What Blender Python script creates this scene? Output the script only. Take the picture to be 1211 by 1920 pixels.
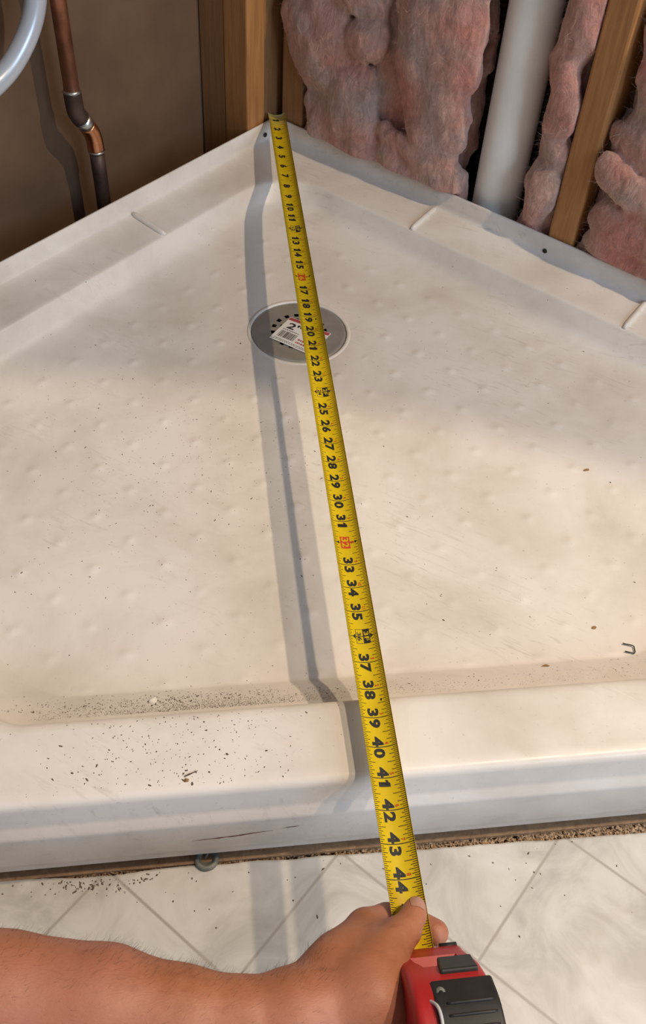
import bpy, bmesh, math, random
import numpy as np
from mathutils import Vector, Matrix, noise
from mathutils.bvhtree import BVHTree

for o in list(bpy.data.objects): bpy.data.objects.remove(o)
scn = bpy.context.scene
C = scn.collection
I = 0.0254                       # every length below is in inches
random.seed(7); rng = np.random.default_rng(7)
S = 2 ** -.5

# ------------------------------------------------------------------ camera
cam_d = bpy.data.cameras.new('camera'); cam = bpy.data.objects.new('camera', cam_d); C.objects.link(cam)
cam_d.sensor_fit = 'HORIZONTAL'; cam_d.sensor_width = 36.0; cam_d.lens = 1799.18 / 1211 * 36
cam_d.clip_start = 0.02; cam_d.clip_end = 50
Rr = Vector((0.99224, -0.11359, 0.05063)); Uu = Vector((0.05193, 0.7484, 0.66122)); Ff = Vector((0.113, 0.65345, -0.74849))
m = Matrix((Rr, Uu, -Ff)).transposed().to_4x4()
m.translation = Vector((-4.735, -53.697, 29.332)) * I
cam.matrix_world = m
scn.camera = cam

# ------------------------------------------------------------------ light
scn.view_settings.view_transform = 'Standard'; scn.view_settings.look = 'None'
scn.view_settings.gamma = 1; scn.view_settings.use_curve_mapping = False
scn.view_settings.exposure = 0.37
w = bpy.data.worlds.new('room_light'); scn.world = w; w.use_nodes = True
w.node_tree.nodes['Background'].inputs[0].default_value = (0.86, 0.90, 1.0, 1)
w.node_tree.nodes['Background'].inputs[1].default_value = 0.19

def light(name, kind, loc, energy, col, target=None, **kw):
    d = bpy.data.lights.new(name, kind); d.energy = energy; d.color = col
    for k, v in kw.items(): setattr(d, k, v)
    o = bpy.data.objects.new(name, d); C.objects.link(o); o.location = Vector(loc) * I
    if target is not None:
        o.rotation_euler = (Vector(target) - Vector(loc)).to_track_quat('-Z', 'Y').to_euler()
    return o
light('bathroom_lamp', 'POINT', (39, -42, 67), 50, (1.0, 0.79, 0.56), shadow_soft_size=0.9 * I)
light('ceiling_lamp', 'SPOT', (27, -46, 74), 46, (1.0, 0.80, 0.58), target=(-8, -64.5, 0), shadow_soft_size=1.3 * I,
      spot_size=math.radians(62), spot_blend=0.04)
light('window_daylight', 'AREA', (56, -104, 50), 25, (0.62, 0.78, 1.0), target=(4, -22, 4), shape='RECTANGLE', size=36 * I, size_y=44 * I)

# ------------------------------------------------------------------ helpers
def mesh(name, verts, faces, mat=None, parent=None, smooth=False, fmats=None):
    me = bpy.data.meshes.new(name)
    me.from_pydata([tuple(c * I for c in v) for v in verts], [], [tuple(f) for f in faces])
    me.update()
    return link(name, me, mat, parent, smooth)
def link(name, me, mat=None, parent=None, smooth=False):
    o = bpy.data.objects.new(name, me); C.objects.link(o)
    if mat: me.materials.append(mat)
    if smooth: me.polygons.foreach_set('use_smooth', [True] * len(me.polygons))
    if parent:
        o.parent = parent
        o.matrix_parent_inverse = parent.matrix_basis.inverted()
    return o
def tag(o, label=None, cat=None, group=None, kind=None):
    if label: o['label'] = label
    if cat: o['category'] = cat
    if group: o['group'] = group
    if kind: o['kind'] = kind
    return o
def empty(name, loc):
    o = bpy.data.objects.new(name, None); C.objects.link(o); o.location = Vector(loc) * I
    o.empty_display_size = .02
    return o
def bm_obj(name, bm, mat=None, parent=None, smooth=False):
    me = bpy.data.meshes.new(name)
    for v in bm.verts: v.co *= I
    bm.to_mesh(me); bm.free()
    return link(name, me, mat, parent, smooth)
def box_bm(c, d, bevel=0, seg=2, rz=0):
    bm = bmesh.new(); bmesh.ops.create_cube(bm, size=1)
    for v in bm.verts: v.co = Vector((v.co.x * d[0], v.co.y * d[1], v.co.z * d[2]))
    if bevel: bmesh.ops.bevel(bm, geom=bm.edges[:], offset=bevel, segments=seg, affect='EDGES', profile=.5)
    if rz: bmesh.ops.rotate(bm, verts=bm.verts, matrix=Matrix.Rotation(rz, 3, 'Z'))
    bmesh.ops.translate(bm, verts=bm.verts, vec=c)
    return bm
def tube(name, pts, rad, mat, parent=None, n=20, cap=True):
    """tube along points; rad is a number or a list"""
    pts = [Vector(p) for p in pts]; K = len(pts)
    rad = rad if hasattr(rad, '__len__') else [rad] * K
    V, F = [], []; prev = None
    for i, p in enumerate(pts):
        t = (pts[min(i + 1, K - 1)] - pts[max(i - 1, 0)]).normalized()
        if prev is None:
            a = t.orthogonal().normalized()
        else:
            a = (prev - t * prev.dot(t)).normalized()
        prev = a; b = t.cross(a)
        for k in range(n):
            th = 2 * math.pi * k / n
            V.append(p + (a * math.cos(th) + b * math.sin(th)) * rad[i])
    for i in range(K - 1):
        for k in range(n):
            F.append((i * n + k, i * n + (k + 1) % n, (i + 1) * n + (k + 1) % n, (i + 1) * n + k))
    if cap:
        F.append(tuple(range(n))[::-1]); F.append(tuple((K - 1) * n + k for k in range(n)))
    return mesh(name, V, F, mat, parent, True)
def catmull(P, n=8):
    P = [np.array(p, float) for p in P]; Q = [2 * P[0] - P[1]] + P + [2 * P[-1] - P[-2]]; out = []
    for i in range(1, len(Q) - 2):
        for k in range(n):
            t = k / n; a, b, c, d = Q[i - 1], Q[i], Q[i + 1], Q[i + 2]
            out.append(.5 * ((2 * b) + (c - a) * t + (2 * a - 5 * b + 4 * c - d) * t * t + (3 * b - a - 3 * c + d) * t ** 3))
    out.append(P[-1]); return out
def LW(t, n, z): return (-S * t + S * n, -S * t - S * n, z)      # left wall: t along from the corner, n out into the room
def RW(t, n, z): return (S * t - S * n, -S * t - S * n, z)       # right wall
def wall_box(f, t0, t1, n0, n1, z0, z1):
    V = [f(t, n, z) for z in (z0, z1) for (t, n) in ((t0, n0), (t1, n0), (t1, n1), (t0, n1))]
    F = [(0, 1, 2, 3), (4, 5, 6, 7), (0, 1, 5, 4), (1, 2, 6, 5), (2, 3, 7, 6), (3, 0, 4, 7)]
    bm = bmesh.new(); vs = [bm.verts.new(v) for v in V]
    for f_ in F: bm.faces.new([vs[i] for i in f_])
    bmesh.ops.recalc_face_normals(bm, faces=bm.faces)
    return bm

# ------------------------------------------------------------------ materials
def new_mat(name):
    m = bpy.data.materials.new(name); m.use_nodes = True
    nt = m.node_tree; return m, nt, nt.nodes['Principled BSDF']
def N(nt, t, **kw):
    n = nt.nodes.new(t)
    for k, v in kw.items():
        if k.startswith('i_'):
            key = k[2:]; key = int(key) if key.isdigit() else key.replace('_', ' ')
            n.inputs[key].default_value = v
        else: setattr(n, k, v)
    return n
def ramp(nt, fac, stops):
    r = nt.nodes.new('ShaderNodeValToRGB'); e = r.color_ramp.elements
    while len(e) < len(stops): e.new(.5)
    for el, (p, c) in zip(e, stops): el.position = p; el.color = (*c, 1) if len(c) == 3 else c
    nt.links.new(fac, r.inputs[0]); return r.outputs[0]
def obj_co(nt, scale=(1, 1, 1), rot=(0, 0, 0)):
    tc = N(nt, 'ShaderNodeTexCoord'); mp = N(nt, 'ShaderNodeMapping')
    mp.inputs['Scale'].default_value = scale; mp.inputs['Rotation'].default_value = rot
    nt.links.new(tc.outputs['Object'], mp.inputs[0]); return mp.outputs[0]
def noise_tex(nt, co, scale, detail=4, rough=.55, dist=0):
    n = N(nt, 'ShaderNodeTexNoise'); n.inputs['Scale'].default_value = scale
    n.inputs['Detail'].default_value = detail; n.inputs['Roughness'].default_value = rough; n.inputs['Distortion'].default_value = dist
    nt.links.new(co, n.inputs['Vector']); return n.outputs[0]
def mixc(nt, fac, a, b, mode='MIX'):
    n = N(nt, 'ShaderNodeMix', data_type='RGBA', blend_type=mode)
    for s, v in ((n.inputs[0], fac), (n.inputs[6], a), (n.inputs[7], b)):
        if hasattr(v, 'links'): nt.links.new(v, s)
        else: s.default_value = v if not isinstance(v, tuple) else ((*v, 1) if len(v) == 3 else v)
    return n.outputs[2]
def bump(nt, bsdf, h, strength=.3, dist=.002):
    b = N(nt, 'ShaderNodeBump'); b.inputs['Strength'].default_value = strength; b.inputs['Distance'].default_value = dist
    nt.links.new(h, b.inputs['Height']); nt.links.new(b.outputs[0], bsdf.inputs['Normal'])
def simple(name, col, rough=.5, metal=0, var=.12, scale=60, bstr=0):
    m, nt, b = new_mat(name)
    b.inputs['Roughness'].default_value = rough; b.inputs['Metallic'].default_value = metal
    co = obj_co(nt); n = noise_tex(nt, co, scale)
    d = tuple(c * (1 - var) for c in col); l = tuple(min(1, c * (1 + var)) for c in col)
    nt.links.new(ramp(nt, n, [(.3, d), (.7, l)]), b.inputs['Base Color'])
    if bstr: bump(nt, b, n, bstr, .001)
    return m

def mat_tray():
    m, nt, b = new_mat('white_acrylic'); b.inputs['Roughness'].default_value = .34
    b.inputs['Specular IOR Level'].default_value = .45
    co = obj_co(nt)
    smudge = ramp(nt, noise_tex(nt, co, 7, 6, .62, .4), [(.42, (0, 0, 0)), (.74, (1, 1, 1))])
    c = mixc(nt, smudge, (.80, .755, .70), (.62, .565, .49))
    mp_ = N(nt, 'ShaderNodeMapping'); mp_.inputs['Scale'].default_value = (9, 60, 20)
    nt.links.new(obj_co(nt, (1, 1, 1), (0, 0, .6)), mp_.inputs[0]); streak = mp_.outputs[0]
    scr = ramp(nt, noise_tex(nt, streak, 3.2, 5, .7, .9), [(.55, (0, 0, 0)), (.74, (.6, .6, .6))])
    patch = ramp(nt, noise_tex(nt, co, 5, 2), [(.48, (0, 0, 0)), (.62, (1, 1, 1))])
    sp = N(nt, 'ShaderNodeMath', operation='MULTIPLY'); nt.links.new(scr, sp.inputs[0]); nt.links.new(patch, sp.inputs[1])
    c = mixc(nt, sp.outputs[0], c, (.45, .40, .34))
    fine = ramp(nt, noise_tex(nt, co, 260, 3, .6), [(.66, (0, 0, 0)), (.75, (.6, .6, .6))])
    c = mixc(nt, fine, c, (.50, .45, .39))
    nt.links.new(c, b.inputs['Base Color'])
    nt.links.new(ramp(nt, noise_tex(nt, co, 30, 4), [(.3, (.28,) * 3), (.75, (.48,) * 3)]), b.inputs['Roughness'])
    return m
M_TRAY = mat_tray()
def mat_wood(name, a, bcol, rot=(0, 0, 0)):
    m, nt, b = new_mat(name); b.inputs['Roughness'].default_value = .65
    co = obj_co(nt, (60, 60, 4)); n = noise_tex(nt, co, 2.0, 5, .6, 1.2)
    c = ramp(nt, n, [(.25, a), (.72, bcol)])
    f = ramp(nt, noise_tex(nt, obj_co(nt, (1, 1, .7)), 120, 2), [(.72, (0, 0, 0)), (.8, (.6, .6, .6))])
    nt.links.new(mixc(nt, f, c, tuple(x * .45 for x in a)), b.inputs['Base Color'])
    bump(nt, b, n, .25, .001); return m
M_STUD = mat_wood('stud_lumber', (.28, .115, .032), (.45, .215, .07))
M_STUD2 = mat_wood('old_lumber', (.20, .092, .034), (.33, .165, .066))
M_STRIP = mat_wood('strip_wood', (.24, .13, .065), (.44, .27, .145))
M_BOARD = simple('brown_paperboard', (.135, .078, .043), .8, 0, .22, 9, .05)
M_DARK = simple('dark_sheathing', (.05, .032, .022), .9)
M_COPPER = simple('copper', (.34, .15, .09), .45, .85, .35, 45)
M_COPPER_B = simple('bright_copper', (.56, .25, .13), .25, 1, .25, 60)
M_COPPER_D = simple('scorched_copper', (.085, .055, .045), .55, .7, .4, 50)
M_SOLDER = simple('solder', (.55, .54, .52), .35, 1, .2, 120)
M_PEX = simple('silver_grey_tube', (.52, .56, .62), .3, .25, .05, 20)
M_PVC = simple('white_pvc', (.88, .87, .82), .38, 0, .06, 14)
M_SCREW = simple('dark_screw', (.06, .065, .055), .4, .8)
M_STEEL = simple('brushed_steel', (.42, .41, .39), .42, .55, .12, 40)
M_BLACK = simple('black_void', (.008, .008, .008), .9)
M_RED = simple('red_plastic', (.46, .020, .022), .42, 0, .06, 50)
M_RUB = simple('black_rubber', (.018, .017, .016), .58, 0, .3, 70, .1)
M_LOCK = simple('lock_plastic', (.022, .022, .020), .5, 0, .2, 200, .1)
M_CORD = simple('grey_cord', (.55, .55, .56), .45)
M_PAPER = simple('white_paper', (.78, .76, .72), .7, 0, .04)
M_INK = simple('black_ink', (.012, .012, .010), .6)
M_REDINK = simple('red_ink', (.56, .05, .015), .6)
M_STKRED = simple('sticker_red', (.42, .06, .07), .6)
M_GRIT = simple('dark_grit', (.105, .078, .052), .9, 0, .6, 400)
M_CRUMB = simple('brown_crumb', (.30, .17, .07), .9, 0, .3, 300)
M_DUST = simple('sawdust', (.36, .25, .155), .95, 0, .65, 350)
M_RUST = simple('rust_stain', (.19, .075, .045), .8, 0, .4, 300)
M_GREY = simple('weathered_grey_metal', (.20, .205, .18), .6, .3, .25, 160, .2)
M_NAIL = simple('fingernail', (.48, .25, .18), .35, 0, .05)
def mat_blade():
    m, nt, b = new_mat('yellow_tape'); b.inputs['Roughness'].default_value = .36
    b.inputs['Specular IOR Level'].default_value = .35
    tc = N(nt, 'ShaderNodeTexCoord'); sep = N(nt, 'ShaderNodeSeparateXYZ'); nt.links.new(tc.outputs['Object'], sep.inputs[0])
    n = noise_tex(nt, tc.outputs['Object'], 55, 4)
    c = ramp(nt, n, [(.3, (.60, .42, .006)), (.7, (.70, .50, .010))])
    mr = N(nt, 'ShaderNodeMapRange'); nt.links.new(sep.outputs[1], mr.inputs[0])
    mr.inputs[1].default_value = -2.6 * I; mr.inputs[2].default_value = -.5 * I
    wear = N(nt, 'ShaderNodeMath', operation='MULTIPLY'); nt.links.new(mr.outputs[0], wear.inputs[0])
    nt.links.new(ramp(nt, noise_tex(nt, tc.outputs['Object'], 90, 4), [(.3, (.2,) * 3), (.6, (1,) * 3)]), wear.inputs[1])
    c = mixc(nt, wear.outputs[0], c, (.36, .30, .16))
    nt.links.new(c, b.inputs['Base Color']); return m
M_BLADE = mat_blade()
def mat_skin():
    m, nt, b = new_mat('tanned_skin'); b.inputs['Roughness'].default_value = .52
    co = obj_co(nt)
    c = ramp(nt, noise_tex(nt, co, 26, 6, .65), [(.28, (.34, .122, .056)), (.5, (.43, .168, .085)), (.75, (.49, .215, .122))])
    v = ramp(nt, noise_tex(nt, obj_co(nt, (1, 2.4, 1), (0, 0, .5)), 70, 4, .6, .6), [(.58, (0, 0, 0)), (.72, (.5, .5, .5))])
    ru = ramp(nt, noise_tex(nt, co, 13, 3, .5), [(.42, (0, 0, 0)), (.66, (.55, .55, .55))])
    c = mixc(nt, ru, c, (.40, .15, .115))
    nt.links.new(mixc(nt, v, c, (.27, .095, .06)), b.inputs['Base Color'])
    b.inputs['Subsurface Weight'].default_value = .12; b.inputs['Subsurface Radius'].default_value = (.006, .002, .001)
    bump(nt, b, noise_tex(nt, obj_co(nt, (1, 2, 1)), 420, 4, .65), .22, .0012)
    return m
M_SKIN = mat_skin()
M_HAIR = simple('dark_hair', (.05, .032, .02), .6)
def mat_wool():
    m, nt, b = new_mat('pink_fibreglass'); b.inputs['Roughness'].default_value = 1
    b.inputs['Specular IOR Level'].default_value = .05
    co = obj_co(nt)
    a = ramp(nt, noise_tex(nt, co, 11, 3, .5), [(.36, (.58, .43, .365)), (.5, (.68, .405, .335)), (.66, (.70, .30, .235))])
    f = ramp(nt, noise_tex(nt, obj_co(nt, (1, 1, .35)), 110, 6, .7, 1.5), [(.35, (.62, .62, .62)), (.65, (1, 1, 1))])
    c = mixc(nt, 1.0, a, f, 'MULTIPLY')
    nt.links.new(c, b.inputs['Base Color'])
    b.inputs['Subsurface Weight'].default_value = .45; b.inputs['Subsurface Radius'].default_value = (.010, .006, .005)
    b.inputs['Sheen Weight'].default_value = .35; b.inputs['Sheen Tint'].default_value = (1, .8, .75, 1)
    bump(nt, b, noise_tex(nt, obj_co(nt, (1, 1, .6)), 55, 9, .68, 3.5), .85, .006)
    return m
M_WOOL = mat_wool()
M_FIB = simple('loose_fibre', (.74, .54, .47), .9, 0, .1)
def mat_vinyl():
    m, nt, b = new_mat('marbled_vinyl'); b.inputs['Roughness'].default_value = .38
    tc = N(nt, 'ShaderNodeTexCoord'); sep = N(nt, 'ShaderNodeSeparateXYZ'); nt.links.new(tc.outputs['Object'], sep.inputs[0])
    def lin(ax, ay, off, pitch):
        a = N(nt, 'ShaderNodeMath', operation='MULTIPLY'); a.inputs[1].default_value = ax / I; nt.links.new(sep.outputs[0], a.inputs[0])
        c = N(nt, 'ShaderNodeMath', operation='MULTIPLY_ADD'); c.inputs[1].default_value = ay / I; nt.links.new(sep.outputs[1], c.inputs[0]); nt.links.new(a.outputs[0], c.inputs[2])
        d = N(nt, 'ShaderNodeMath', operation='SUBTRACT'); d.inputs[1].default_value = off; nt.links.new(c.outputs[0], d.inputs[0])
        e = N(nt, 'ShaderNodeMath', operation='PINGPONG'); e.inputs[1].default_value = pitch / 2; nt.links.new(d.outputs[0], e.inputs[0])
        return e.outputs[0]
    mn = N(nt, 'ShaderNodeMath', operation='MINIMUM')
    nt.links.new(lin(-S, -S, 29.85, 5.4), mn.inputs[0]); nt.links.new(lin(S, -S, 28.3, 5.55), mn.inputs[1])
    seam = ramp(nt, mn.outputs[0], [(.02, (1, 1, 1)), (.075, (0, 0, 0))])
    co = tc.outputs['Object']
    c = ramp(nt, noise_tex(nt, co, 14, 6, .6, 1.4), [(.34, (.42, .40, .365)), (.55, (.56, .54, .495)), (.75, (.64, .62, .58))])
    stain = ramp(nt, noise_tex(nt, co, 24, 3), [(.62, (0, 0, 0)), (.75, (.55, .55, .55))])
    c = mixc(nt, stain, c, (.44, .40, .33))
    c = mixc(nt, seam, c, (.36, .33, .29)); nt.links.new(c, b.inputs['Base Color'])
    inv = N(nt, 'ShaderNodeMath', operation='SUBTRACT'); inv.inputs[0].default_value = 1; nt.links.new(seam, inv.inputs[1])
    bump(nt, b, inv.outputs[0], .15, .0004); return m
M_VINYL = mat_vinyl()
M_CORE = simple('vinyl_backing', (.62, .58, .50), .8)

# ------------------------------------------------------------------ structure: subfloor, vinyl, walls
ZV = -2.6
sub = mesh('subfloor', [(-60, -90, -2.95), (60, -90, -2.95), (60, 12, -2.95), (-60, 12, -2.95), (-60, -90, -3.7), (60, -90, -3.7), (60, 12, -3.7), (-60, 12, -3.7)],
           [(0, 1, 2, 3), (7, 6, 5, 4), (0, 4, 5, 1), (1, 5, 6, 2), (2, 6, 7, 3), (3, 7, 4, 0)], M_STRIP)
tag(sub, 'bare wooden subfloor showing in the gap below the shower base', kind='structure')
# vinyl sheet with a hand-cut back edge
xs = np.concatenate([[-60, -30, -20], np.arange(-15, 15, .12), [20, 30, 60]])
def vinyl_edge(x):
    e = -41.02 - .02 * (x + 12) + .05 * noise.noise((x * .9, 3.1, 0)) + .018 * noise.noise((x * 5, 1, 0))
    if -11.9 < x < -4.5: e += -.12 * math.sin(max(0, min(1, (x + 11.9) / 5)) * math.pi)
    return e
V, F = [], []
for x in xs:
    e = vinyl_edge(x); lift = .05 * max(0, noise.noise((x * .8, 8, 0)))
    V += [(x, -90, ZV), (x, e - .35, ZV), (x, e - .06, ZV + lift), (x, e, ZV - .02 + lift), (x, e, ZV - .12 + lift), (x, -90, -2.94)]
for i in range(len(xs) - 1):
    a, b_ = i * 6, i * 6 + 6
    for k in range(5): F.append((a + k, b_ + k, b_ + k + 1, a + k + 1))
vin = mesh('floor', V, F, M_VINYL); vin.data.materials.append(M_CORE)
for i, p_ in enumerate(vin.data.polygons):
    if i % 5 in (3, 4): p_.material_index = 1
tag(vin, 'cream marbled sheet vinyl floor printed with diagonal tile lines', kind='structure')

wl = empty('wall_left', LW(2, 0, -2.9)); tag(wl, 'open left stud wall with brown board backing', kind='structure')
bm_obj('backing_board', wall_box(LW, -6, 60, -3.56, -4.1, -2.9, 40), M_BOARD, wl)
def stud(f, t0, t1, n0, n1, mat, par, bev=.09):
    bm = wall_box(f, t0, t1, n0, n1, -2.9, 40)
    bmesh.ops.bevel(bm, geom=bm.edges[:], offset=bev, segments=2, affect='EDGES', profile=.5)
    return bm_obj('stud', bm, mat, par)
stud(LW, .95, 2.4, -1.72, -.02, M_STUD, wl); stud(LW, .95, 2.36, -3.5, -1.76, M_STUD2, wl, .05)
stud(LW, -.9, .90, -1.65, -.14, M_STUD2, wl)
wr = empty('wall_right', RW(10, 0, -2.9)); tag(wr, 'open right stud wall holding pink insulation', kind='structure')
stud(RW, .42, 1.92, -3.5, -.02, M_STUD2, wr)
stud(RW, 18.03, 19.45, -3.5, -.02, M_STUD, wr, .13)
bm_obj('sheathing_panel', wall_box(RW, -3, 60, -3.6, -4.1, -2.9, 40), M_DARK, wr)
bm_obj('bottom_plate', wall_box(RW, 1.95, 18.0, -3.5, -.05, -2.9, -1.4), M_STUD2, wr)
bm_obj('bottom_plate', wall_box(LW, 2.45, 60, -3.5, -.05, -2.9, -1.4), M_STUD2, wl)

# ------------------------------------------------------------------ shower base
DR = np.array([-.15, -16.35])                 # drain centre
P5 = [np.array(p) for p in ((0, 0), (26.87, -26.87), (12.74, -41.0), (-12.74, -41.0), (-26.87, -26.87))]
# loft profile: (wall n, wall z, front d, front z, radius at the corner, radius elsewhere)
PR = [(.02, -2.2, .07, -2.2, .1, .5), (.02, -1.6, -.02, -1.55, .1, .5), (.02, -1.5, -.07, -1.45, .1, .5), (.02, .3, -.18, .48, .1, .5), (.02, .5, -.20, .62, .1, .5), (.02, .7, -.17, .78, .1, .5),
      (.02, .9, -.03, 1.02, .1, .5), (.02, 1.1, .02, 1.2, .1, .5), (.02, 2.0, .05, 2.1, .1, .5), (.02, 2.4, .09, 2.27, .1, .5), (.02, 2.77, .17, 2.36, .1, .55), (.04, 2.83, .30, 2.40, .12, .6),
      (.12, 2.83, .6, 2.405, .16, .7), (.16, 2.78, 1.6, 2.39, .2, 1.0), (.20, 2.1, 2.45, 2.37, .4, 1.5), (.25, 1.94, 2.68, 2.34, .5, 1.6), (.34, 1.86, 2.84, 2.25, .7, 1.7), (.55, 1.82, 2.93, 2.08, 1.1, 1.8),
      (1.5, 1.72, 3.02, 1.8, 2.0, 1.9), (2.45, 1.635, 3.12, 1.5, 2.75, 2.0), (2.62, 1.615, 3.22, 1.2, 3.0, 2.0), (2.70, 1.575, 3.36, 1.12, 3.05, 2.1), (2.75, 1.50, 3.62, 1.0, 3.1, 2.2),
      (3.08, .86, 3.95, .86, 3.2, 2.3), (3.24, .64, 4.40, .62, 3.3, 2.4), (3.55, .47, 4.88, .27, 3.4, 2.5), (4.2, .37, 4.98, .24, 3.5, 2.6)]
NE, NA = 110, 14
def loop(dw, df, rc, rf):
    """offset outline with rounded corners, returns points and front-weight"""
    d = [dw, df, df, df, dw]     # edge i runs from P[i] to P[i+1]
    lines = []
    for i in range(5):
        a, b = P5[i], P5[(i + 1) % 5]; t = (b - a) / np.linalg.norm(b - a); nrm = np.array([t[1], -t[0]])
        if nrm @ (np.array([0, -18.]) - a) < 0: nrm = -nrm
        lines.append((a + nrm * d[i], t, nrm))
    corners = []
    for i in range(5):
        (a, t, n), (b, u, n2) = lines[i - 1], lines[i]
        A = np.array([t, -u]).T; s = np.linalg.solve(A, b - a); corners.append(a + t * s[0])
    arcs = []
    for i in range(5):
        t, u = lines[i - 1][1], lines[i][1]; r = rc if i == 0 else rf
        ang = math.acos(max(-1, min(1, t @ u))); L = r * math.tan(ang / 2)
        p0 = corners[i] - t * L; p1 = corners[i] + u * L
        bis = (u - t) / np.linalg.norm(u - t); cen = corners[i] + bis * (r / math.cos(ang / 2))
        a0 = math.atan2(*(p0 - cen)[::-1]); a1 = math.atan2(*(p1 - cen)[::-1]); da = (a1 - a0 + math.pi) % (2 * math.pi) - math.pi
        arcs.append([cen + r * np.array([math.cos(a0 + da * k / NA), math.sin(a0 + da * k / NA)]) for k in range(NA + 1)])
    pts, wgt = [], []
    wts = [0, 0, 1, 1, 1]
    for i in range(5):
        w0 = [0, 0, 1, 1, 1][i]; w1 = [0, 1, 1, 1, 0][i]
        for k, q in enumerate(arcs[i]):
            pts.append(q); wgt.append(w0 + (w1 - w0) * k / NA)
        a, b = arcs[i][-1], arcs[(i + 1) % 5][0]
        for k in range(1, NE):
            pts.append(a + (b - a) * k / NE); wgt.append([0, 1, 1, 1, 0][i])
    return np.array(pts), np.array(wgt)
rings = []
for wn, wz, fd, fz, rc, rf in PR:
    pts, wg = loop(wn, fd, rc, rf)
    z = wz + (fz - wz) * wg
    rings.append(np.column_stack([pts, z]))
nb = len(rings[0])
last = rings[-1]
ang = np.arctan2(last[:, 1] - DR[1], last[:, 0] - DR[0])
RD = 2.52
circ = np.column_stack([DR[0] + RD * np.cos(ang), DR[1] + RD * np.sin(ang)])
NF = 190
zed = last[:, 2]
def bumps(x, y):
    nR = (-x - y) * S; nL = (x - y) * S
    u = (nR - 5.4) / 1.9; v = (nL - 5.4) / 1.9
    du = (u - np.round(u)) * 1.9; dv = (v - np.round(v)) * 1.9
    ok = (np.round(u) >= 0) & (np.round(v) >= 0) & (np.round(-y) >= 0)
    r = np.hypot(x - DR[0], y - DR[1]); ok &= (r > 3.6) & (y > -36.2)
    return np.where(ok, .050 * np.exp(-(du * du + dv * dv) / (2 * .15 ** 2)), 0)
for k in range(1, NF + 1):
    t = k / NF
    xy = last[:, :2] * (1 - t) + circ * t
    z = zed * (1 - t) ** 1.15 * (1 - .25 * math.sin(math.pi * t)) + .02 * t
    rings.append(np.column_stack([xy, z + bumps(xy[:, 0], xy[:, 1])]))
for rr, zz in ((2.46, 0.0), (2.40, -.06), (2.36, -.35)):
    rings.append(np.column_stack([DR[0] + rr * np.cos(ang), DR[1] + rr * np.sin(ang), np.full(nb, zz)]))
V = np.concatenate(rings); K = len(rings)
idx = np.arange(nb); nx = (idx + 1) % nb
F = np.concatenate([np.column_stack([k * nb + idx, k * nb + nx, (k + 1) * nb + nx, (k + 1) * nb + idx]) for k in range(K - 1)])
def np_mesh(name, V, F, mat, parent=None, smooth=True):
    me = bpy.data.meshes.new(name); V = np.asarray(V, float) * I; F = np.asarray(F)
    me.vertices.add(len(V)); me.vertices.foreach_set('co', V.ravel())
    k = F.shape[1]; me.loops.add(F.size); me.loops.foreach_set('vertex_index', F.ravel().astype(np.int32))
    me.polygons.add(len(F)); me.polygons.foreach_set('loop_start', np.arange(0, F.size, k, dtype=np.int32))
    me.update(calc_edges=True); me.validate()
    return link(name, me, mat, parent, smooth)
tray = np_mesh('shower_tray', V, F, M_TRAY)
bmt = bmesh.new(); bmt.from_mesh(tray.data); bmesh.ops.recalc_face_normals(bmt, faces=bmt.faces)
BV = BVHTree.FromBMesh(bmt)
if BV.ray_cast(Vector((2, -25, 10)) * I, Vector((0, 0, -1)))[1].z < 0: bmesh.ops.reverse_faces(bmt, faces=bmt.faces)
bmt.to_mesh(tray.data); BV = BVHTree.FromBMesh(bmt); bmt.free()
tag(tray, 'white acrylic corner shower base with low front threshold and dimpled floor', 'shower base')
def tz(x, y):
    h = BV.ray_cast(Vector((x, y, 12)) * I, Vector((0, 0, -1)))
    return (h[0].z / I, h[1]) if h[0] else (0, Vector((0, 0, 1)))
def rib(f, t):
    a, b_ = Vector(f(t, .40, 1.92)), Vector(f(t, 2.68, 1.645)); pts = [a.lerp(b_, k / 8) for k in range(9)]
    tube('rib', pts, [.10, .15, .16, .16, .16, .16, .16, .15, .09], M_TRAY, tray, 14)
rib(LW, 11.8); rib(RW, 11.65); rib(RW, 24.05); rib(LW, 24.05)

# flange screws
def screw(f, t, n, z, label):
    c = Vector(f(t, n, z)); d = (Vector(f(t, n + 1, z)) - c).normalized()
    e = empty('screw', c); tag(e, label, 'screw', 'flange screws')
    tube('screw_head', [c - d * .06, c + d * .01, c + d * .035], [.10, .135, .11], M_SCREW, e, 16)
    u = d.orthogonal().normalized(); v = d.cross(u)
    for a, b_ in ((u, v), (v, u)):
        q = c + d * .036
        mesh('drive_slot', [q + a * .07 + b_ * .018, q - a * .07 + b_ * .018, q - a * .07 - b_ * .018, q + a * .07 - b_ * .018], [(0, 1, 2, 3)], M_BLACK, e)
screw(RW, 18.2, .215, 2.06, 'dark screw in the right flange below the single bare stud')
screw(LW, 1.2, .27, 2.2, 'dark screw in the left flange beside the tape end')

# ------------------------------------------------------------------ drain
dr = empty('shower_drain', (DR[0], DR[1], 0)); tag(dr, 'round steel shower drain with small square holes', 'drain')
def lathe(name, prof, cen, mat, parent, n=72):
    V, F = [], []
    for r, z in prof:
        for k in range(n): a = 2 * math.pi * k / n; V.append((cen[0] + r * math.cos(a), cen[1] + r * math.sin(a), z))
    for i in range(len(prof) - 1):
        for k in range(n): F.append((i * n + k, i * n + (k + 1) % n, (i + 1) * n + (k + 1) % n, (i + 1) * n + k))
    return mesh(name, V, F, mat, parent, True)
lathe('collar', [(2.53, 0.0), (2.51, .045), (2.44, .06), (2.37, .055), (2.335, .01), (2.335, -.2)], DR, M_TRAY, dr)
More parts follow.
